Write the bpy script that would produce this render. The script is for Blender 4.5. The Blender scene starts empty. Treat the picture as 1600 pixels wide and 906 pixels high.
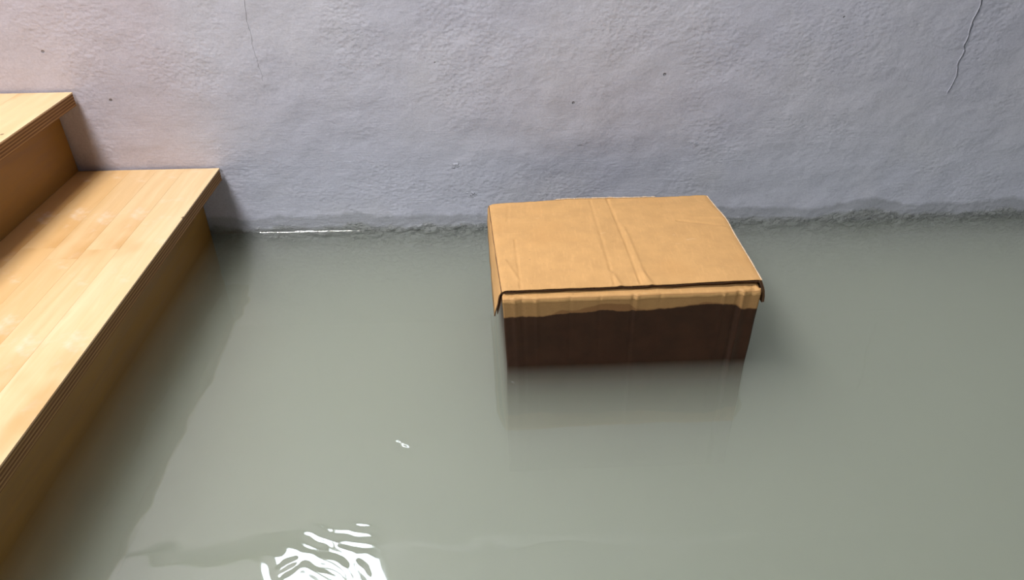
import bpy, bmesh, math, random
from mathutils import Vector, Matrix, noise

random.seed(4)
scene = bpy.context.scene
col = scene.collection

# ---------------------------------------------------------------- camera
cam_data = bpy.data.cameras.new('camera')
cam_data.sensor_width = 36.0
cam_data.lens = 1154.7 / 1600 * 36
cam_data.clip_start = 0.02
cam = bpy.data.objects.new('camera', cam_data)
col.objects.link(cam)
_r = Vector((0.99959509, -0.02538661, -0.0128523))
_u = Vector((0.02471562, 0.55082188, 0.83425679))
_f = Vector((0.01409962, 0.83423664, -0.55122629))
cam.matrix_world = Matrix(((_r.x, _u.x, -_f.x, 0.0),
                           (_r.y, _u.y, -_f.y, -1.8335),
                           (_r.z, _u.z, -_f.z, 1.0),
                           (0, 0, 0, 1)))
scene.camera = cam

# ---------------------------------------------------------------- world, lights, exposure
world = bpy.data.worlds.new('world')
scene.world = world
world.use_nodes = True
world.node_tree.nodes['Background'].inputs[0].default_value = (0.80, 0.88, 1.0, 1)
world.node_tree.nodes['Background'].inputs[1].default_value = 20.0


def area(name, loc, aim, sx, sy, power, colour):
    l = bpy.data.lights.new(name, 'AREA')
    l.shape = 'RECTANGLE'
    l.size, l.size_y = sx, sy
    l.energy = power
    l.color = colour
    o = bpy.data.objects.new(name, l)
    o.location = loc
    o.rotation_euler = (Vector(aim) - Vector(loc)).to_track_quat('-Z', 'Y').to_euler()
    col.objects.link(o)
    return o


area('stairwell_light', (-1.20, -0.75, 3.2), (0.3, -0.75, 0.0), 0.28, 1.2, 118, (1.0, 0.97, 0.92))
area('window_daylight', (-0.71, 0.035, 1.56), (-0.71, -1.0, 1.56), 0.50, 0.34, 1, (1, 1, 1)).data.cycles.is_portal = True
area('added_fill_light', (-1.35, -2.75, 2.9), (0.1, -0.6, 0.0), 0.6, 0.5, 50, (0.93, 0.96, 1.0))  # added fill without a fixture, brightens faces turned to the viewer

scene.view_settings.view_transform = 'Standard'
scene.view_settings.look = 'None'
scene.view_settings.exposure = 0.0
scene.view_settings.gamma = 1.0
scene.view_settings.use_curve_mapping = False
scene.cycles.volume_bounces = 6
scene.cycles.max_bounces = 12
scene.cycles.transparent_max_bounces = 12
scene.cycles.use_denoising = True
scene.cycles.sample_clamp_indirect = 50.0


# ---------------------------------------------------------------- helpers
class NT:
    """thin wrapper for node building"""
    def __init__(self, name):
        self.m = bpy.data.materials.new(name)
        self.m.use_nodes = True
        self.t = self.m.node_tree
        self.b = self.t.nodes.get('Principled BSDF')
        self.out = self.t.nodes.get('Material Output')

    def n(self, kind, **kw):
        nd = self.t.nodes.new(kind)
        for k, v in kw.items():
            if k.startswith('i_'):
                key = k[2:].replace('_', ' ')
                nd.inputs[key].default_value = v
            else:
                setattr(nd, k, v)
        return nd

    def l(self, a, b):
        self.t.links.new(a, b)

    def coord(self):
        return self.n('ShaderNodeTexCoord').outputs['Object']

    def xyz(self, src):
        s = self.n('ShaderNodeSeparateXYZ')
        self.l(src, s.inputs[0])
        return s.outputs

    def mapping(self, src, scale=(1, 1, 1), rot=(0, 0, 0), loc=(0, 0, 0)):
        mp = self.n('ShaderNodeMapping')
        mp.inputs['Scale'].default_value = scale
        mp.inputs['Rotation'].default_value = rot
        mp.inputs['Location'].default_value = loc
        self.l(src, mp.inputs['Vector'])
        return mp.outputs[0]

    def noise(self, src, scale, detail=4, rough=0.55, dist=0.0):
        nd = self.n('ShaderNodeTexNoise')
        nd.inputs['Scale'].default_value = scale
        nd.inputs['Detail'].default_value = detail
        nd.inputs['Roughness'].default_value = rough
        nd.inputs['Distortion'].default_value = dist
        self.l(src, nd.inputs['Vector'])
        return nd.outputs[0]

    def math(self, op, a, b=None, c=None, clamp=False):
        nd = self.n('ShaderNodeMath', operation=op, use_clamp=clamp)
        for i, v in enumerate((a, b, c)):
            if v is None:
                continue
            if isinstance(v, (int, float)):
                nd.inputs[i].default_value = v
            else:
                self.l(v, nd.inputs[i])
        return nd.outputs[0]

    def ramp(self, src, lo, hi, a=0.0, b=1.0, smooth=True):
        nd = self.n('ShaderNodeMapRange')
        nd.interpolation_type = 'SMOOTHSTEP' if smooth else 'LINEAR'
        self.l(src, nd.inputs[0])
        nd.inputs[1].default_value = lo
        nd.inputs[2].default_value = hi
        nd.inputs[3].default_value = a
        nd.inputs[4].default_value = b
        return nd.outputs[0]

    def mix(self, fac, a, b, blend='MIX'):
        nd = self.n('ShaderNodeMix', data_type='RGBA', blend_type=blend)
        for sock, v in ((nd.inputs[0], fac), (nd.inputs[6], a), (nd.inputs[7], b)):
            if isinstance(v, (int, float)):
                sock.default_value = v
            elif isinstance(v, tuple):
                sock.default_value = (*v, 1) if len(v) == 3 else v
            else:
                self.l(v, sock)
        return nd.outputs[2]

    def bump(self, height, strength, distance, prev=None):
        nd = self.n('ShaderNodeBump')
        nd.inputs['Strength'].default_value = strength
        nd.inputs['Distance'].default_value = distance
        self.l(height, nd.inputs['Height'])
        if prev is not None:
            self.l(prev, nd.inputs['Normal'])
        return nd.outputs[0]

    def finish(self, base, rough=0.6, normal=None, spec=0.5):
        for key, v in (('Base Color', base), ('Roughness', rough), ('Specular IOR Level', spec)):
            if isinstance(v, (int, float)):
                self.b.inputs[key].default_value = v
            elif isinstance(v, tuple):
                self.b.inputs[key].default_value = (*v, 1)
            else:
                self.l(v, self.b.inputs[key])
        if normal is not None:
            self.l(normal, self.b.inputs['Normal'])
        return self.m


def obj(name, bm, mat, parent=None, smooth=False, loc=(0, 0, 0)):
    me = bpy.data.meshes.new(name)
    bmesh.ops.recalc_face_normals(bm, faces=bm.faces[:])
    bm.to_mesh(me)
    bm.free()
    if smooth:
        me.polygons.foreach_set('use_smooth', [True] * len(me.polygons))
    for mm in (mat if isinstance(mat, (list, tuple)) else [mat]):
        me.materials.append(mm)
    o = bpy.data.objects.new(name, me)
    o.location = loc
    col.objects.link(o)
    if parent is not None:
        o.parent = parent
    return o


def empty(name, loc=(0, 0, 0)):
    o = bpy.data.objects.new(name, None)
    o.empty_display_size = 0.1
    o.location = loc
    col.objects.link(o)
    return o


def tag(o, label, cat=None, group=None, kind=None):
    if label:
        o['label'] = label
    if cat:
        o['category'] = cat
    if group:
        o['group'] = group
    if kind:
        o['kind'] = kind
    return o


def add_box(bm, x0, x1, y0, y1, z0, z1, bevel=0.0, mi=0):
    vs = [bm.verts.new((x, y, z)) for x in (x0, x1) for y in (y0, y1) for z in (z0, z1)]
    fs = [bm.faces.new([vs[i] for i in q]) for q in
          ((0, 1, 3, 2), (4, 6, 7, 5), (0, 4, 5, 1), (2, 3, 7, 6), (0, 2, 6, 4), (1, 5, 7, 3))]
    for f in fs:
        f.material_index = mi
    if bevel:
        es = list({e for f in fs for e in f.edges})
        bmesh.ops.bevel(bm, geom=es, offset=bevel, segments=2, affect='EDGES', profile=0.6)


def box_obj(name, dims, mat, parent=None, bevel=0.0):
    bm = bmesh.new()
    add_box(bm, *dims, bevel=bevel)
    return obj(name, bm, mat, parent)


def grid_obj(name, us, vs, fn, mat, parent=None, thick=None, smooth=True):
    """sheet of quads over us x vs; thick: function giving the opposite surface -> closed slab"""
    verts, faces = [], []
    nu, nv = len(us), len(vs)
    for v in vs:
        for u in us:
            verts.append(fn(u, v))
    for j in range(nv - 1):
        for i in range(nu - 1):
            a = j * nu + i
            faces.append((a, a + 1, a + nu + 1, a + nu))
    if thick is not None:
        off = len(verts)
        for v in vs:
            for u in us:
                verts.append(thick(u, v))
        for j in range(nv - 1):
            for i in range(nu - 1):
                a = off + j * nu + i
                faces.append((a, a + nu, a + nu + 1, a + 1))
        for i in range(nu - 1):
            a, b = i, (nv - 1) * nu + i
            faces.append((a, off + a, off + a + 1, a + 1))
            faces.append((b, b + 1, off + b + 1, off + b))
        for j in range(nv - 1):
            a, b = j * nu, j * nu + nu - 1
            faces.append((a, a + nu, off + a + nu, off + a))
            faces.append((b, off + b, off + b + nu, b + nu))
    me = bpy.data.meshes.new(name)
    me.from_pydata(verts, [], faces)
    n_s = (nu - 1) * (nv - 1)
    if smooth:
        me.polygons.foreach_set('use_smooth', [k < n_s for k in range(len(faces))])
    me.materials.append(mat)
    me.update()
    o = bpy.data.objects.new(name, me)
    col.objects.link(o)
    if parent is not None:
        o.parent = parent
    return o


def lin(a, b, n):
    return [a + (b - a) * i / (n - 1) for i in range(n)]


def graded(pts):
    """pts: list of (end, step) from start value pts[0]"""
    x = pts[0]
    out = [x]
    for end, step in pts[1:]:
        n = max(1, round((end - x) / step))
        for i in range(1, n + 1):
            out.append(x + (end - x) * i / n)
        x = end
    return out


def smoothstep(a, b, x):
    t = max(0.0, min(1.0, (x - a) / (b - a)))
    return t * t * (3 - 2 * t)


# ---------------------------------------------------------------- materials
def mat_wall():
    k = NT('painted_plaster')
    c = k.coord()
    x, y, z = k.xyz(c)
    fine = k.noise(c, 150, 5, 0.6)
    med = k.noise(c, 42, 5, 0.6, 0.6)
    patch = k.noise(c, 5.0, 3)
    big = k.noise(c, 2.2, 3)
    brush = k.noise(k.mapping(c, (7, 1, 110)), 3.0, 4, 0.6)
    # paint: bluish grey, warmer pinkish paint beside the stairs
    edge = k.math('ADD', x, k.math('MULTIPLY', k.math('SUBTRACT', big, 0.5), 0.25))
    warm = k.ramp(edge, -0.66, -0.86)
    paint = k.mix(k.ramp(big, 0.38, 0.62), (0.59, 0.595, 0.705), (0.64, 0.64, 0.73))
    paint = k.mix(k.ramp(z, 0.42, 0.10, 0.0, 0.55), paint, (0.57, 0.60, 0.72))
    yel = k.noise(k.mapping(c, (1, 1, 1), loc=(4.2, 0, 1.1)), 3.1, 2)
    paint = k.mix(k.ramp(yel, 0.55, 0.75, 0.0, 0.35), paint, (0.64, 0.63, 0.64))
    paint = k.mix(warm, paint, (0.585, 0.545, 0.625))
    # a tide line: the paint has soaked up water close to the surface
    wob = k.math('MULTIPLY', k.math('SUBTRACT', k.noise(k.mapping(c, (1, 1, 0.4)), 6.0, 5, 0.6), 0.5), 0.075)
    peak = k.math('MULTIPLY', k.ramp(k.math('ABSOLUTE', k.math('SUBTRACT', x, 1.045)), 0.11, 0.0), 0.024)
    level = k.math('SUBTRACT', k.math('SUBTRACT', z, wob), peak)
    damp = k.ramp(level, 0.054, 0.040)
    damp2 = k.ramp(level, 0.024, 0.006)
    colour = k.mix(k.math('MULTIPLY', damp, 0.75), paint, (0.33, 0.345, 0.385))
    colour = k.mix(k.math('MULTIPLY', damp2, 0.75), colour, (0.28, 0.30, 0.275))
    # small dark pits
    vor = k.n('ShaderNodeTexVoronoi')
    vor.inputs['Scale'].default_value = 11
    k.l(c, vor.inputs['Vector'])
    pits = k.ramp(vor.outputs['Distance'], 0.045, 0.028)
    keep = k.ramp(k.noise(c, 7.0, 1), 0.50, 0.54)
    pits = k.math('MULTIPLY', pits, keep)
    colour = k.mix(k.math('MULTIPLY', pits, 0.6), colour, (0.10, 0.10, 0.11))
    vor2 = k.n('ShaderNodeTexVoronoi')
    vor2.inputs['Scale'].default_value = 7.5
    k.l(k.mapping(c, (1, 1, 1.7), loc=(0.4, 0, 0.2)), vor2.inputs['Vector'])
    chips = k.math('MULTIPLY', k.ramp(vor2.outputs['Distance'], 0.14, 0.05), k.ramp(z, 0.30, 0.12))
    chips = k.math('MULTIPLY', chips, k.ramp(k.noise(c, 90, 3, 0.7), 0.45, 0.60))
    speck = k.ramp(k.noise(c, 230, 2), 0.35, 0.65)
    colour = k.mix(0.10, colour, k.mix(speck, (0.2, 0.2, 0.24), (0.62, 0.62, 0.68)))
    # relief
    rough_mask = k.ramp(k.noise(k.mapping(c, loc=(1.3, 0, 0.7)), 4.5, 3), 0.46, 0.60, 0.25, 1.0)
    mottled = k.n('ShaderNodeTexVoronoi', feature='SMOOTH_F1')
    mottled.inputs['Scale'].default_value = 95
    k.l(k.mapping(c, (1, 1, 1.25)), mottled.inputs['Vector'])
    cells = k.math('MULTIPLY', mottled.outputs['Distance'], rough_mask)
    b = k.bump(k.math('MULTIPLY', brush, k.ramp(z, 0.55, 0.12, 0.4, 1.0)), 0.4, 0.0014)
    b = k.bump(cells, 0.5, 0.0022, b)
    b = k.bump(med, 0.4, 0.0016, b)
    b = k.bump(fine, 0.5, 0.0013, b)
    b = k.bump(patch, 0.5, 0.008, b)
    crumb = k.math('MULTIPLY', k.ramp(k.noise(k.mapping(c, (1, 1, 1.6)), 75, 4, 0.7), 0.45, 0.7), damp2)
    b = k.bump(crumb, 0.8, 0.006, b)
    b = k.bump(chips, 0.8, 0.006, b)
    b = k.bump(k.math('MULTIPLY', pits, -1.0), 1.0, 0.004, b)
    return k.finish(colour, k.ramp(level, 0.04, 0.0, 0.62, 0.38), b, 0.35)


def mat_plain(name, colour, rough=0.7, bumpiness=0.0, scale=60):
    k = NT(name)
    c = k.coord()
    nz = k.noise(c, scale, 4)
    dark = tuple(v * 0.82 for v in colour)
    cc = k.mix(nz, dark, colour)
    nb = k.bump(nz, 0.4, bumpiness) if bumpiness else None
    return k.finish(cc, rough, nb, 0.3)


def mat_wood(name, a, b_, grain=(45, 3.2, 45), rough=0.42, worn=0.0, per_piece=0.35):
    k = NT(name)
    c = k.coord()
    info = k.n('ShaderNodeObjectInfo')
    rnd = info.outputs['Random']
    off = k.n('ShaderNodeCombineXYZ')
    k.l(k.math('MULTIPLY', rnd, 7.0), off.inputs[0])
    k.l(k.math('MULTIPLY', rnd, 31.0), off.inputs[1])
    add = k.n('ShaderNodeVectorMath', operation='ADD')
    k.l(c, add.inputs[0])
    k.l(off.outputs[0], add.inputs[1])
    cv = add.outputs[0]
    warp = k.noise(k.mapping(cv, (1, 0.5, 1)), 6, 2)
    g1 = k.noise(k.mapping(cv, grain), 1.0, 5, 0.6, 0.8)
    wv = k.n('ShaderNodeTexWave', wave_type='BANDS', bands_direction='X')
    wv.inputs['Scale'].default_value = 9
    wv.inputs['Distortion'].default_value = 7
    wv.inputs['Detail'].default_value = 3
    wv.inputs['Detail Scale'].default_value = 1.2
    k.l(k.mapping(cv, (1, 0.22, 1)), wv.inputs['Vector'])
    colour = k.mix(k.ramp(g1, 0.3, 0.72), a, b_)
    colour = k.mix(k.math('MULTIPLY', wv.outputs['Fac'], 0.26), colour, tuple(v * 0.85 for v in a))
    if worn:        # planks nearer the nosing are worn paler than the varnished ones behind
        sp = k.n('ShaderNodeSeparateColor')
        k.l(info.outputs['Color'], sp.inputs[0])
        colour = k.mix(k.ramp(sp.outputs[0], 1.0, 0.0, 0.0, 0.85, smooth=False), colour, (0.62, 0.335, 0.105))
    colour = k.mix(k.math('MULTIPLY', rnd, per_piece), colour, tuple(v * f for v, f in zip(a, (0.90, 0.82, 0.70))))
    rgh = k.ramp(g1, 0.3, 0.8, rough - 0.06, rough + 0.14)
    if worn:
        w = k.ramp(k.noise(c, 9, 5, 0.65), 0.54, 0.70, 0.0, worn)
        colour = k.mix(w, colour, (0.80, 0.66, 0.52))
        st = k.ramp(k.noise(k.mapping(c, (1, 0.6, 1), loc=(3, 1, 0)), 5, 3), 0.50, 0.66, 0.0, 0.6)
        colour = k.mix(st, colour, (0.56, 0.30, 0.10))
        v = k.n('ShaderNodeTexVoronoi')
        v.inputs['Scale'].default_value = 17
        k.l(k.mapping(c, (1, 0.8, 1)), v.inputs['Vector'])
        dots = k.math('MULTIPLY', k.ramp(v.outputs['Distance'], 0.075, 0.050), k.ramp(k.noise(c, 6, 1), 0.5, 0.53))
        colour = k.mix(k.math('MULTIPLY', dots, 0.75), colour, (0.13, 0.07, 0.03))
    nb = k.bump(g1, 0.35, 0.0012)
    nb = k.bump(warp, 0.2, 0.004, nb)
    return k.finish(colour, rgh, nb, 0.4)


def mat_ply():
    k = NT('plywood_edge')
    c = k.coord()
    x, y, z = k.xyz(c)
    s = k.noise(k.mapping(c, (40, 9, 260)), 1.0, 3)
    ph = k.math('ADD', k.math('MULTIPLY', z, 2 * math.pi / 0.0068), k.math('MULTIPLY', s, 0.8))
    band = k.ramp(k.math('SINE', ph), -0.25, 0.25)
    colour = k.mix(band, (0.20, 0.09, 0.03), (0.40, 0.22, 0.08))
    colour = k.mix(k.ramp(s, 0.45, 0.7, 0, 0.45), colour, (0.25, 0.12, 0.045))
    return k.finish(colour, 0.7, k.bump(s, 0.4, 0.002), 0.25)


def mat_card(name, dry, wet_line=False, fade=0.0):
    k = NT(name)
    c = k.coord()
    x, y, z = k.xyz(c)
    mott = k.noise(c, 22, 5, 0.6)
    fibre = k.noise(k.mapping(c, (180, 30, 180)), 1.0, 4, 0.65)
    colour = k.mix(k.ramp(mott, 0.3, 0.7), tuple(v * 0.90 for v in dry), dry)
    colour = k.mix(k.ramp(fibre, 0.50, 0.72, 0, 0.22), colour, tuple(min(1, v * 1.25 + 0.03) for v in dry))
    colour = k.mix(k.ramp(k.noise(c, 6, 2), 0.50, 0.7, 0, 0.25), colour, tuple(v * f for v, f in zip(dry, (0.92, 0.84, 0.72))))
    scuff = k.ramp(k.noise(k.mapping(c, (30, 160, 60)), 1.0, 3, 0.7), 0.66, 0.72, 0.0, 0.35)
    colour = k.mix(k.math('MULTIPLY', scuff, k.ramp(k.noise(c, 14, 2), 0.48, 0.6)), colour, (0.86, 0.66, 0.44))
    specks = k.ramp(k.noise(c, 120, 2, 0.5), 0.70, 0.74, 0.0, 0.4)
    colour = k.mix(specks, colour, tuple(v * 0.6 for v in dry))
    rough = 0.62
    if wet_line:
        wob = k.math('MULTIPLY', k.math('SUBTRACT', k.noise(k.mapping(c, (1, 1, 0.3)), 8, 5, 0.6), 0.5), 0.030)
        xt = k.math('MULTIPLY', k.ramp(k.math('ABSOLUTE', k.math('SUBTRACT', x, 0.44)), 0.16, 0.0), 0.009)
        xt = k.math('SUBTRACT', xt, k.ramp(x, 0.465, 0.495, 0.0, 0.012))
        # soaked edge follows the box: higher towards the right-hand end
        level = k.math('SUBTRACT', k.math('SUBTRACT', k.math('SUBTRACT', z, wob), xt), k.math('MULTIPLY', x, 0.014))
        wet = k.ramp(level, 0.1325, 0.1295)
        half = k.ramp(k.math('SUBTRACT', level, k.math('MULTIPLY', k.ramp(k.noise(k.mapping(c, (1, 1, 0.2)), 7, 2), 0.50, 0.66), 0.016)), 0.135, 0.131)
        colour = k.mix(k.math('MULTIPLY', half, 0.6), colour, (0.22, 0.082, 0.028))
        wetc = k.mix(k.ramp(mott, 0.3, 0.7), (0.040, 0.0115, 0.0035), (0.056, 0.0175, 0.0060))
        colour = k.mix(wet, colour, wetc)
        rough = k.ramp(wet, 0, 1, 0.65, 0.42)
    nb = k.bump(fibre, 0.25, 0.0006)
    nb = k.bump(mott, 0.3, 0.002, nb)
    return k.finish(colour, rough, nb, 0.3)


def mat_water():
    k = NT('murky_water')
    t = k.t
    t.nodes.remove(k.b)
    c = k.coord()
    fr = k.n('ShaderNodeFresnel')
    # the same reflectance from above and from inside the volume
    geo = k.n('ShaderNodeNewGeometry')
    ior = k.math('ADD', k.math('MULTIPLY', geo.outputs['Backfacing'], 1 / 1.9 - 1.9), 1.9)
    k.l(ior, fr.inputs['IOR'])
    tr = k.n('ShaderNodeBsdfTransparent')
    gl = k.n('ShaderNodeBsdfGlossy')
    gl.inputs['Roughness'].default_value = 0.035
    mx = k.n('ShaderNodeMixShader')
    k.l(fr.outputs[0], mx.inputs[0])
    k.l(tr.outputs[0], mx.inputs[1])
    k.l(gl.outputs[0], mx.inputs[2])
    k.l(mx.outputs[0], k.out.inputs['Surface'])
    vs = k.n('ShaderNodeVolumePrincipled')
    vs.inputs['Color'].default_value = (0.835, 0.872, 0.79, 1)
    vs.inputs['Density'].default_value = 4.8
    vs.inputs['Anisotropy'].default_value = 0.0
    k.l(vs.outputs[0], k.out.inputs['Volume'])
    k.m.volume_intersection_method = 'FAST' if hasattr(k.m, 'volume_intersection_method') else None
    return k.m


M_WALL = mat_wall()
M_ROOM = mat_plain('side_wall_paint', (0.10, 0.10, 0.11), 0.8, 0.002, 40)
M_CEIL = mat_plain('ceiling_paint', (0.12, 0.12, 0.12), 0.85, 0.001, 40)
M_FLOOR = mat_plain('concrete_floor', (0.33, 0.34, 0.29), 0.85, 0.002, 30)
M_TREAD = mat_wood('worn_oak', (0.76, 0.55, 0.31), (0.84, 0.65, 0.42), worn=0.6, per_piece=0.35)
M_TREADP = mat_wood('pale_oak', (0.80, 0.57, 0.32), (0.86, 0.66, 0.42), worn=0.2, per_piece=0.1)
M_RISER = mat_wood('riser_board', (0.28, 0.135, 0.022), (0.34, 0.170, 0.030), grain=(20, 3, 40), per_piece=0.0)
M_PLY = mat_ply()
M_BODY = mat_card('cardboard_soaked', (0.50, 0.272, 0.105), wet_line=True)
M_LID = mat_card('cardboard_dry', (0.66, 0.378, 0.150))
M_EDGE = mat_plain('cardboard_cut_edge', (0.16, 0.085, 0.045), 0.9)
M_TORN = mat_plain('torn_paper', (0.72, 0.56, 0.40), 0.9)
M_FRAME = mat_plain('window_frame_paint', (0.42, 0.43, 0.42), 0.5)
M_CRACK_SHADE = mat_plain('crack_and_shade_dark', (0.085, 0.085, 0.10), 0.9)
M_RIDGE = mat_plain('raised_paint', (0.47, 0.47, 0.55), 0.6)
M_WATER = mat_water()

# ---------------------------------------------------------------- the setting
FLOOR_Z = -0.32
XL, XR, YF, ZC = -2.45, 2.3, -3.1, 3.36


def wall_y(x, z):
    """hand-trowelled plaster: slow undulation of the wall face"""
    v = Vector((x * 1.6, 0.3, z * 2.1))
    d = 0.006 * noise.noise(v) + 0.0016 * noise.noise(Vector((x * 14, 2.0, z * 17)))
    d += 0.0006 * noise.noise(Vector((x * 50, 5.0, z * 62)))
    # ragged, swollen plaster at the water line
    s = smoothstep(0.045, 0.0, z)
    d -= s * 0.004 * abs(noise.noise(Vector((x * 24, 7.0, z * 50))))
    d -= s * 0.003 * max(0.0, noise.noise(Vector((x * 60, 9.0, z * 90))))
    return d


xs = graded([XL, (-1.4, 0.05), (1.4, 0.006), (XR, 0.05)])
zs = graded([FLOOR_Z, (-0.03, 0.035), (0.07, 0.004), (0.72, 0.0075), (1.40, 0.06)])
wall_back = grid_obj('wall_back', xs, zs, lambda x, z: (x, wall_y(x, z), z), M_WALL,
                     thick=lambda x, z: (x, 0.03, z))
tag(wall_back, 'blue-grey painted plaster wall with a damp stained foot', kind='structure')
WX0, WX1, WZ0, WZ1 = -0.95, -0.47, 1.40, 1.72
for dims in ((XL, WX0, 0.0, 0.03, 1.40, ZC), (WX1, XR, 0.0, 0.03, 1.40, ZC), (WX0, WX1, 0.0, 0.03, WZ1, ZC)):
    box_obj('wall_back_upper', dims, M_WALL, wall_back)


def ribbon(name, pts, width, mat, parent, proud, depth=0.002):
    """irregular strip on the wall face following pts (x, z)"""
    bm = bmesh.new()
    fine = []
    for (a, b) in zip(pts, pts[1:]):
        n = 5
        for i in range(n):
            t = i / n
            fine.append((a[0] + (b[0] - a[0]) * t + random.uniform(-.0012, .0012),
                         a[1] + (b[1] - a[1]) * t))
    fine.append(pts[-1])
    prev = None
    for i, (x, z) in enumerate(fine):
        w = width * (0.55 + 0.75 * random.random()) * (1 - 0.6 * i / len(fine))
        yb = wall_y(x, z)
        ring = [bm.verts.new((x - w, yb + depth, z)), bm.verts.new((x - w * .1, yb - proud, z)),
                bm.verts.new((x + w * .4, yb - proud, z)), bm.verts.new((x + w, yb + depth, z))]
        if prev:
            for j in range(4):
                bm.faces.new((prev[j], prev[(j + 1) % 4], ring[(j + 1) % 4], ring[j]))
        else:
            bm.faces.new(ring)
        prev = ring
    bm.faces.new(prev)
    return obj(name, bm, mat, parent)


def W(px, py):
    """the point of the wall face that the camera ray through a picture point meets"""
    d = _f + _r * ((px - 800) / 1154.7) + _u * ((453 - py) / 1154.7)
    t = 1.8335 / d.y
    return (t * d.x, 1.0 + t * d.z)


crack = [W(*p) for p in ((1536, -30), (1531, 6), (1518, 34), (1512, 55), (1505, 72), (1506, 80), (1496, 98), (1494, 118), (1487, 133), (1480, 145))]
tag(ribbon('crack', crack, 0.0022, M_RIDGE, wall_back, 0.0018), 'raised paint along the crack')
tag(ribbon('crack', [(x + 0.0036, z - 0.001) for x, z in crack], 0.0026, M_CRACK_SHADE, wall_back, 0.0003), 'painted shadow side of the raised crack')  # dark strip: shadow of the raised paint, put in as colour
crack = [W(*p) for p in ((380, -20), (386, 32), (394, 60), (396, 76), (402, 92), (404, 103), (409, 113), (411, 126))]
tag(ribbon('crack', crack, 0.0011, M_CRACK_SHADE, wall_back, 0.0003), 'thin dark hairline crack')

floor = box_obj('floor', (XL, XR, YF, 0.03, FLOOR_Z - 0.1, FLOOR_Z), M_FLOOR)
tag(floor, 'concrete floor under the murky water', kind='structure')
tag(box_obj('wall_left', (XL - 0.1, XL, YF, 0.03, FLOOR_Z - 0.1, ZC), M_ROOM), 'painted wall behind the stairs', kind='structure')
tag(box_obj('wall_right', (XR, XR + 0.1, YF, 0.03, FLOOR_Z - 0.1, ZC), M_ROOM), 'painted wall at the right end of the room', kind='structure')
tag(box_obj('wall_front', (XL - 0.1, XR + 0.1, YF - 0.1, YF, FLOOR_Z - 0.1, ZC), M_ROOM), 'painted wall behind the viewer', kind='structure')
tag(box_obj('ceiling', (XL - 0.1, XR + 0.1, YF - 0.1, 0.03, ZC, ZC + 0.1), M_CEIL), 'plain painted ceiling', kind='structure')

# basement window high in the wall: it is what glints in the water
win = empty('window_1', (0, 0, 0))
tag(win, 'small high basement window above the stairs', kind='structure')
bm = bmesh.new()
for d in ((WX0, WX1, 0.002, 0.028, WZ0, WZ0 + 0.025), (WX0, WX1, 0.002, 0.028, WZ1 - 0.025, WZ1),
          (WX0, WX0 + 0.025, 0.002, 0.028, WZ0 + 0.025, WZ1 - 0.025), (WX1 - 0.025, WX1, 0.002, 0.028, WZ0 + 0.025, WZ1 - 0.025),
          (-0.735, -0.72, 0.002, 0.028, WZ0 + 0.025, WZ1 - 0.025)):
    add_box(bm, *d)
obj('window_frame', bm, M_FRAME, win)
k = NT('window_glass')
k.t.nodes.remove(k.b)
tr = k.n('ShaderNodeBsdfTransparent'); gl = k.n('ShaderNodeBsdfGlossy'); mx = k.n('ShaderNodeMixShader')
gl.inputs['Roughness'].default_value = 0.02
mx.inputs[0].default_value = 0.07; k.l(tr.outputs[0], mx.inputs[1]); k.l(gl.outputs[0], mx.inputs[2]); k.l(mx.outputs[0], k.out.inputs['Surface'])
for a, b in ((WX0 + 0.025, -0.735), (-0.72, WX1 - 0.025)):
    box_obj('pane', (a, b, 0.018, 0.022, WZ0 + 0.025, WZ1 - 0.025), k.m, win)
box_obj('window_sill', (-1.62, -0.50, -0.03, -0.004, 1.387, 1.398), M_FRAME, win, 0.003)

# ---------------------------------------------------------------- the staircase
stairs = empty('staircase', (-1.1, -0.7, FLOOR_Z))
stairs.matrix_world = Matrix.Translation((-1.1, -0.7, FLOOR_Z))
tag(stairs, 'light wooden staircase descending along the wall into the water', 'stairs')
SO = Vector((-1.1, -0.7, FLOOR_Z))
YS = -1.42           # free end of the stairs
GAP = -0.006         # joint against the wall
X = [-0.739, -1.0535, -1.366, -1.68]
H = [0.2016, 0.4128, 0.620, 0.828]
OV = [0.068, 0.054, 0.054, 0.054]
T = 0.034


def sbox(name, dims, mat, parent, bevel=0.0, base=None):
    """box given in world coordinates, made a child of the stairs at its own centre"""
    x0, x1, y0, y1, z0, z1 = dims
    c = Vector(((x0 + x1) / 2, (y0 + y1) / 2, (z0 + z1) / 2))
    bm = bmesh.new()
    add_box(bm, x0 - c.x, x1 - c.x, y0 - c.y, y1 - c.y, z0 - c.z, z1 - c.z, bevel=bevel)
    o = obj(name, bm, mat, parent)
    pw = base if base is not None else SO
    o.location = c - pw
    return o


def make_tread(i):
    xf = X[i]
    xb = X[i + 1] - OV[i + 1] if i + 1 < len(X) else xf - 0.37
    z = H[i]
    top = 0.0035
    # plywood core: seven plies, every other one standing a hair proud
    bm = bmesh.new()
    n = 7
    prof = []
    for p in range(n):
        za, zb = z - T + (T - top) * p / n, z - T + (T - top) * (p + 1) / n
        off = 0.0 if p % 2 == 0 else -0.0004
        prof += [(xf + off, za), (xf + off, zb)]
    ring0, ring1 = [], []
    base = SO
    for (px, pz) in prof + [(xb + 0.002, z - top), (xb + 0.002, z - T)]:
        ring0.append(bm.verts.new((px - base.x, YS - base.y, pz - base.z)))
        ring1.append(bm.verts.new((px - base.x, GAP - base.y, pz - base.z)))
    m = len(ring0)
    for j in range(m):
        bm.faces.new((ring0[j], ring0[(j + 1) % m], ring1[(j + 1) % m], ring1[j]))
    bm.faces.new(ring0)
    bm.faces.new(ring1)
    t = obj('tread', bm, M_PLY, stairs)
    return t, xf, xb, z, top


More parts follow.
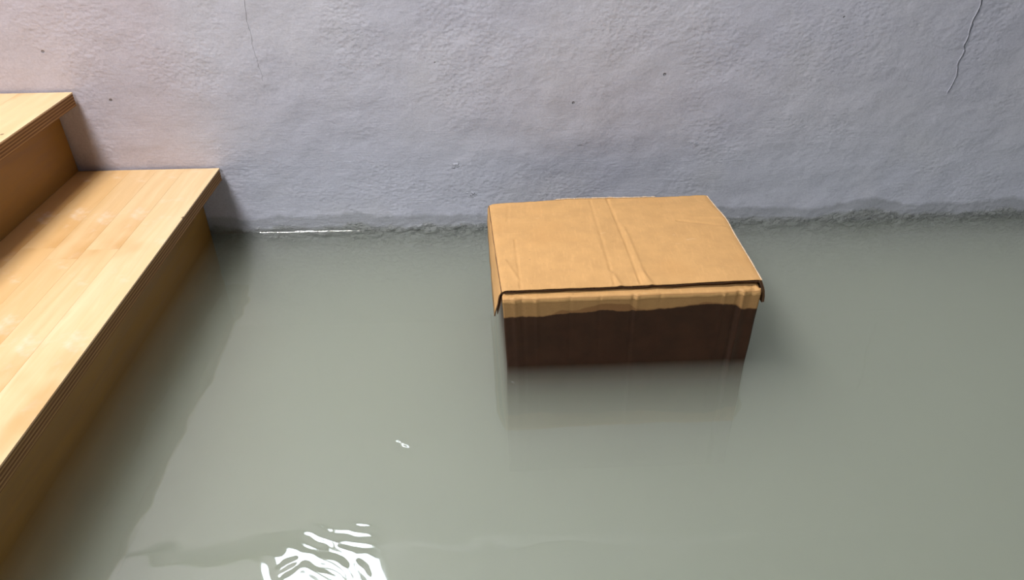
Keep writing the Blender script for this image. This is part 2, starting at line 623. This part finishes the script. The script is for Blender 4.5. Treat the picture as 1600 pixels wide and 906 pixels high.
rnd = random.Random(11)
for i in range(4):
    t, xf, xb, z, top = make_tread(i)
    widths = {0: [0.088, 0.072, 0.070, 0.075, 0.09], 1: [0.13, 0.12, 0.13]}.get(i, [0.13, 0.12, 0.13])
    x1 = xf
    for j, wd in enumerate(widths):
        x0 = max(xb, x1 - wd)
        if x1 - x0 < 0.008:
            break
        if i == 0 and j > 0:
            cuts = [YS, -1.0 + rnd.uniform(-.18, .18), -0.45 + rnd.uniform(-.2, .2), GAP]
        else:
            cuts = [YS, GAP]
        for ya, yb in zip(cuts, cuts[1:]):
            pk = sbox('plank', (x0 + 0.0001, x1 - (0.0001 if j else -0.0012), ya + 0.0001, yb - 0.0001, z - top, z),
                 M_TREAD if i == 0 else M_TREADP, t, 0.0003, base=SO)
            pk.color = ((1 - j / 4) if i == 0 else 0.8, 0, 0, 1)
        x1 = x0
    zlow = H[i - 1] if i else FLOOR_Z
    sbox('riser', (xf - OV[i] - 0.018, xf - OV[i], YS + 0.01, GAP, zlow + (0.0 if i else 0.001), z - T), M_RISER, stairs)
# plain side board closing the free side of the stairs
bm = bmesh.new()
pts = []
for i in range(4):
    xr = X[i] - OV[i] - 0.018
    pts += [(xr, (H[i - 1] - T if i else FLOOR_Z)), (xr, H[i] - T)]
pts += [(-2.05, H[3] - T), (-2.05, FLOOR_Z)]
a = [bm.verts.new((x - SO.x, YS + 0.035 - SO.y, z - SO.z)) for x, z in pts]
b = [bm.verts.new((x - SO.x, YS + 0.010 - SO.y, z - SO.z)) for x, z in pts]
for j in range(len(pts)):
    bm.faces.new((a[j], a[(j + 1) % len(pts)], b[(j + 1) % len(pts)], b[j]))
bm.faces.new(a)
bm.faces.new(b)
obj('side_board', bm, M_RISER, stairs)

# ---------------------------------------------------------------- the cardboard box
BO = Vector((0.0, -0.615, 0.0))
boxe = empty('cardboard_box')
boxe.location = (BO.x, BO.y, FLOOR_Z)
tag(boxe, 'closed brown corrugated cardboard box, soaked dark below, standing in murky water', 'box')
HB = 0.176      # top fold of the walls
# corners of the box walls (world): top ring and bottom ring
TOPC = [(0.001, -0.622), (0.520, -0.613), (0.505, -0.205), (-0.022, -0.228)]
BOTC = [(0.008, -0.612), (0.518, -0.606), (0.508, -0.222), (-0.010, -0.236)]


def lerp(a, b, t):
    return a + (b - a) * t


def side_pt(side, u, z):
    """outer face of one wall; u 0..1 along it"""
    a_t, b_t = TOPC[side], TOPC[(side + 1) % 4]
    a_b, b_b = BOTC[side], BOTC[(side + 1) % 4]
    tz = max(0.0, min(1.0, z / HB))
    ax, ay = lerp(a_b[0], a_t[0], tz), lerp(a_b[1], a_t[1], tz)
    bx, by = lerp(b_b[0], b_t[0], tz), lerp(b_b[1], b_t[1], tz)
    x, y = lerp(ax, bx, u), lerp(ay, by, u)
    dx, dy = bx - ax, by - ay
    ln = math.hypot(dx, dy)
    nx, ny = dy / ln, -dx / ln
    g = 0.0
    if side == 0:
        for c0, wd, am in ((0.045, .008, .0016), (0.075, .006, -.0014), (0.13, .007, .0014), (0.26, .006, -.0007), (0.375, .005, -.0009),
                           (0.505, .006, -.0016), (0.520, .005, .0014), (0.61, .006, -.0008), (0.86, .006, .0014), (0.915, .006, -.0020), (0.935, .006, .0022), (0.965, .01, -.001)):
            g += 1.7 * am * math.exp(-((u - c0) / wd) ** 2) * (0.35 + 0.65 * smoothstep(0.02, HB, z) if c0 < 0.9 else 1.0)
        g += 0.0015 * noise.noise(Vector((u * 9, z * 14, 0)))
        g -= 0.004 * math.sin(math.pi * u) * math.sin(math.pi * min(1, max(0, z / HB)))
    else:
        g += 0.0015 * noise.noise(Vector((u * 7, z * 11, side * 3.1)))
    return Vector((x + nx * g, y + ny * g, z))


# walls as a single bent sheet with thickness
TH = 0.005
us_front = lin(0, 1, 150)
us_side = lin(0, 1, 30)
per = []
for s in range(4):
    seq = us_front if s == 0 else us_side
    for u in seq[:-1]:
        per.append((s, u))
zz = graded([FLOOR_Z + 0.0005, (0.0, 0.03), (HB, 0.006)])
cx, cy = 0.25, -0.42
verts, faces = [], []
for z in zz:
    for (s, u) in per:
        p = side_pt(s, u, z)
        verts.append((p.x, p.y, p.z))
no = len(verts)
for z in zz:
    for (s, u) in per:
        p = side_pt(s, u, z)
        d = Vector((cx - p.x, cy - p.y, 0))
        verts.append((p.x + (TH if d.x > 0 else -TH) * min(1, abs(d.x) / 0.2), p.y + (TH if d.y > 0 else -TH) * min(1, abs(d.y) / 0.15), p.z))
np_ = len(per)
for j in range(len(zz) - 1):
    for i in range(np_):
        a, b2 = j * np_ + i, j * np_ + (i + 1) % np_
        faces.append((a, b2, b2 + np_, a + np_))
        faces.append((no + a, no + a + np_, no + b2 + np_, no + b2))
jt = (len(zz) - 1) * np_
for i in range(np_):
    a, b2 = jt + i, jt + (i + 1) % np_
    faces.append((a, b2, no + b2, no + a))
faces.append(tuple(reversed(range(np_))))
me = bpy.data.meshes.new('body')
me.from_pydata([(x, y, z - FLOOR_Z) if False else (x - BO.x, y - BO.y, z) for x, y, z in verts], [], faces)
me.polygons.foreach_set('use_smooth', [True] * (len(faces) - 1) + [False])
me.materials.append(M_BODY)
body = bpy.data.objects.new('body', me)
col.objects.link(body)
body.parent = boxe
body.location = (0, 0, -FLOOR_Z)
tag(body, 'walls of the box, dark and soaked up to a wavy tide mark')


def sheet(name, us, vs, fn, mat, th, parent, dirn=(0, 0, -1), rim_mat=None):
    """a sheet of board given in world space with thickness th along dirn"""
    d = Vector(dirn) * th

    def f0(u, v):
        p = fn(u, v)
        return (p.x - BO.x, p.y - BO.y, p.z)

    def f1(u, v):
        p = fn(u, v) + d
        return (p.x - BO.x, p.y - BO.y, p.z)
    o = grid_obj(name, us, vs, f0, mat, parent, thick=f1)
    if rim_mat is not None:
        o.data.materials.append(rim_mat)
        n_s = 2 * (len(us) - 1) * (len(vs) - 1)
        o.data.polygons.foreach_set('material_index', [int(q >= n_s) for q in range(len(o.data.polygons))])
    o.location = (0, 0, -FLOOR_Z) if parent == boxe else (0, 0, 0)
    return o


def bil(c, u, v):
    """c: front-left, front-right, back-right, back-left"""
    return Vector((lerp(lerp(c[0][0], c[1][0], u), lerp(c[3][0], c[2][0], u), v),
                   lerp(lerp(c[0][1], c[1][1], u), lerp(c[3][1], c[2][1], u), v), 0))


# front flap folded inwards over the front wall
def flap_fn(u, v):
    # v 0: at the fold, 1: tucked back under the lid
    p = side_pt(0, u, HB)
    p.y += v * 0.10
    p.x += (0.5 - u) * 0.012 * v
    p.z = HB + 0.0042 - 0.003 * (1 - v) ** 6 + 0.0016 * noise.noise(Vector((u * 22, v * 9, 3))) * (1 - v)
    cr = max(0.0, 1 - u / 0.12) + max(0.0, (u - 0.90) / 0.10)
    p.z += cr * 0.0065 * noise.noise(Vector((u * 60, v * 30, 8)))
    # round the fold over the wall
    if v < 0.02:
        p.z -= 0.006 * (1 - v / 0.02)
        p.y -= 0.0006
    return p


sheet('front_flap', us_front, [0, 0.006, 0.012, 0.02, 0.05, 0.09, 0.14, 0.2, 0.3, 0.5, 0.75, 1.0], flap_fn, M_LID, 0.0035, boxe)

# lid panel
LIDC = [(0.000, -0.609), (0.5235, -0.597), (0.5115, -0.198), (-0.0255, -0.226)]
CREASES = [  # (u0,v0,u1,v1,width,height) in lid coordinates
    (0.455, 0.98, 0.435, 0.02, 0.0060, -0.0016), (0.535, 0.99, 0.535, 0.02, 0.0055, -0.0026),
    (0.555, 0.60, 0.560, 0.02, 0.010, 0.0018), (0.425, 0.60, 0.425, 0.02, 0.010, 0.0008),
    (0.085, 0.52, 0.075, 0.02, 0.005, -0.0022), (0.085, 0.95, 0.070, 0.75, 0.008, -0.0014),
    (0.03, 0.80, 0.11, 0.78, 0.012, 0.0012), (0.05, 0.60, 0.13, 0.60, 0.010, 0.0010),
    (0.80, 0.66, 0.98, 0.58, 0.010, -0.0024), (0.86, 0.70, 0.99, 0.68, 0.010, 0.0014),
    (0.03, 0.30, 0.07, 0.10, 0.01, 0.002), (0.435, 0.13, 0.455, 0.0, 0.012, 0.0026), (0.56, 0.12, 0.575, 0.0, 0.012, 0.0024),
]


def crease_h(u, v):
    h = 0.0
    for (u0, v0, u1, v1, w, a) in CREASES:
        dx, dy = (u1 - u0) * 1.3, v1 - v0
        L2 = dx * dx + dy * dy
        t = ((u - u0) * 1.3 * dx + (v - v0) * dy) / L2
        tc = max(0.0, min(1.0, t))
        ex, ey = (u - u0) * 1.3 - dx * tc, (v - v0) - dy * tc
        d = math.hypot(ex, ey) + 0.004 * noise.noise(Vector((u * 16, v * 16, u0 * 9)))
        h += 1.35 * a * math.exp(-(d / w) ** 2) * (0.6 + 0.4 * noise.noise(Vector((v * 9, u * 9, 4))))
    return h


def lid_fn(u, v):
    p = bil(LIDC, u, v)
    # bowed and slightly ragged outline
    if v > 0.96:
        p.y += 0.003 * noise.noise(Vector((u * 7, 1, 0))) + 0.0015 * noise.noise(Vector((u * 30, 1, 5)))
    if u > 0.96:
        p.x += 0.004 * math.sin(math.pi * v) + 0.004 * math.exp(-((v - 0.66) / 0.12) ** 2)
    if u < 0.03:
        p.x -= 0.001 * math.sin(math.pi * v)
    z = HB + 0.0140 + 0.004 * math.sin(math.pi * u) * math.sin(math.pi * v)
    z += 0.0035 * smoothstep(0.5, 1, u) * (1 - v) + crease_h(u, v)
    z += 0.0018 * noise.noise(Vector((u * 4, v * 3.5, 1))) + 0.0004 * noise.noise(Vector((u * 25, v * 20, 6)))
    if v > 0.75:
        z += (v - 0.75) / 0.25 * (0.003 * math.sin(u * 5.0) - 0.002)
    e = min(u * 0.52, (1 - u) * 0.52)
    if e < 0.012:
        z -= (0.004 if u < 0.5 else 0.002) * (1 - e / 0.012) ** 2
    p.z = z
    return p


lid = sheet('lid_panel', lin(0, 1, 190), lin(0, 1, 130), lid_fn, M_LID, 0.0009, boxe)
# under liner and the fluted middle, seen as a dark wavy cut edge along the front
def under_fn(u, v):
    p = lid_fn(u, v)
    p.z -= 0.0048 + 0.001 * math.sin(u * 40)
    return p


sheet('under_liner', lin(0, 1, 120), [0.002, 0.05, 0.2, 1.0], under_fn, M_EDGE, 0.0008, lid)


def flute(vfront, wl):
    n = int(0.523 / wl) * 8
    us = lin(0.004, 0.996, n)

    def fn(u, v):
        p = lid_fn(u, max(0.0, v))
        p.z -= 0.0028 + 0.0019 * math.sin(u * 0.523 / wl * 2 * math.pi) + 0.0008 * 0
        return p
    return us, fn


us_f, fn_f = flute(0, 0.0072)
sheet('fluting', us_f, [0.004, 0.03, 0.07], fn_f, M_EDGE, 0.0007, lid)

# pale bruised paper along the outer edges of the lid
def rim(pts, r, mat, parent, name, along_x=False):
    bm = bmesh.new()
    prev = None
    for i, p in enumerate(pts):
        rr = r * (0.5 + 0.9 * random.random())
        ring = [bm.verts.new((p.x - BO.x + (0 if along_x else rr * math.cos(a)), p.y - BO.y + (rr * math.cos(a) if along_x else 0), p.z + rr * 0.7 * math.sin(a))) for a in (0.3, 1.6, 3.0, 4.4)]
        if prev:
            for j in range(4):
                bm.faces.new((prev[j], prev[(j + 1) % 4], ring[(j + 1) % 4], ring[j]))
        else:
            bm.faces.new(ring)
        prev = ring
    bm.faces.new(prev)
    return obj(name, bm, mat, parent)


rim([lid_fn(u, 1.0) + Vector((0, 0.0004, 0.0008)) for u in lin(0.30, 0.76, 90)], 0.0022, M_TORN, lid, 'torn_edge', True)
rim([lid_fn(1.0, v) + Vector((0, 0, 0.0002)) for v in lin(0.0, 1.0, 120)], 0.0014, M_TORN, lid, 'torn_edge')

# side flaps hanging down outside the walls
def left_fn(u, v):
    # u along the side front -> back, v down
    a = lid_fn(0.0, u)
    p = a.copy()
    drop = lerp(0.056, 0.050, u)
    ang = lerp(0.24, 0.05, u)
    k_ = v * drop
    p.x -= 0.0012 + math.sin(min(1, v * 8) * ang) * k_ + 0.002 * smoothstep(0.0, 0.2, v)
    p.y -= 0.004 * (1 - u) * v - 0.001
    p.z -= k_ - 0.0003
    p.x += 0.0012 * noise.noise(Vector((u * 8, v * 3, 2)))
    return p


sheet('side_flap', lin(0, 1, 60), [0, 0.03, 0.08, 0.16, 0.3, 0.5, 0.75, 1.0], left_fn, M_LID, 0.0024, boxe, (1, 0, 0), M_EDGE)


def left_in(u, v):
    p = left_fn(u, v)
    p.x += 0.0066
    p.z += 0.004 * v
    p.y += 0.001
    return p


sheet('side_flap_liner', lin(0, 1, 30), [0.1, 0.3, 0.6, 1.0], left_in, M_EDGE, 0.0012, boxe, (1, 0, 0))


def right_fn(u, v):
    p = lid_fn(1.0, u).copy()
    drop = lerp(0.052, 0.03, u)
    p.x += -0.0006 + 0.013 * v * (1 - u) - 0.012 * v * u + 0.004 * math.sin(v * math.pi)
    p.y -= 0.002 * (1 - u) * v
    p.z -= v * drop - 0.0002
    return p


sheet('side_flap', lin(0, 1, 60), [0, 0.03, 0.08, 0.16, 0.3, 0.5, 0.75, 1.0], right_fn, M_LID, 0.0028, boxe, (-1, 0, 0), M_EDGE)


def right_in(u, v):
    p = right_fn(u, v)
    p.x -= 0.0038
    p.y -= 0.0012 * (1 - u)
    return p


sheet('side_flap_liner', lin(0, 1, 30), [0.02, 0.3, 0.6, 1.0], right_in, M_EDGE, 0.0022, boxe, (-1, 0, 0))

# ---------------------------------------------------------------- the flood water
PACKS = [  # x, y, radius, amplitude, wavelength, direction
    (-0.30, -1.085, 0.050, 0.00017, 0.030, 1.15),
    (-0.25, -1.035, 0.030, 0.00022, 0.020, 1.35),
    (-0.36, -1.110, 0.040, 0.00015, 0.034, 0.6),
    (-0.31, -1.040, 0.030, 0.00020, 0.022, 1.1),
    (-0.235, -1.105, 0.022, 0.00030, 0.024, 0.5),
    (-0.345, -1.095, 0.018, 0.00040, 0.026, 2.2),
    (-0.188, -0.840, 0.022, 0.00110, 0.022, 1.0),
    (-0.166, -0.842, 0.008, 0.00090, 0.018, 1.0),
    (-0.200, -0.826, 0.008, 0.00090, 0.018, 1.05),
    (-0.215, -0.955, 0.008, 0.00050, 0.018, 1.0),
    (0.018, -0.666, 0.008, 0.00160, 0.016, 0.8),
]


def water_z(x, y):
    z = 0.00055 * noise.noise(Vector((x * 5, y * 9, 0))) + 0.00016 * noise.noise(Vector((x * 17, y * 26, 4)))
    z += 0.00050 * smoothstep(-0.45, -0.60, x) * noise.noise(Vector((x * 20, y * 24, 7)))
    for (px, py, r, a, wl, d) in PACKS:
        q = ((x - px) ** 2 + (y - py) ** 2) / (r * r)
        if q < 9:
            s = ((x - px) * math.cos(d) + (y - py) * math.sin(d)) / wl * 2 * math.pi
            s += 1.2 * noise.noise(Vector((x * 40, y * 40, px)))
            z += a * math.exp(-q) * math.sin(s)
    if y > -0.03:                       # the water creeps up the wall
        z += 0.0042 * math.exp(y / 0.0035)
    return z


wx = graded([XL + 0.001, (-1.2, 0.05), (-0.80, 0.02), (-0.42, 0.008), (-0.13, 0.0028), (0.0, 0.006), (0.05, 0.003), (0.6, 0.02), (XR - 0.001, 0.03)])
wy = graded([YF + 0.001, (-1.4, 0.06), (-1.20, 0.010), (-0.98, 0.0028), (-0.88, 0.005), (-0.80, 0.0028), (-0.70, 0.008), (-0.64, 0.003), (-0.04, 0.010), (0.002, 0.0015), (0.006, 0.002)])
zb = FLOOR_Z - 0.02
water = grid_obj('water', wx, wy, lambda x, y: (x, y, water_z(x, y)), M_WATER, thick=lambda x, y: (x, y, zb))
tag(water, 'still murky grey-green flood water covering the whole floor', 'water', kind='stuff')
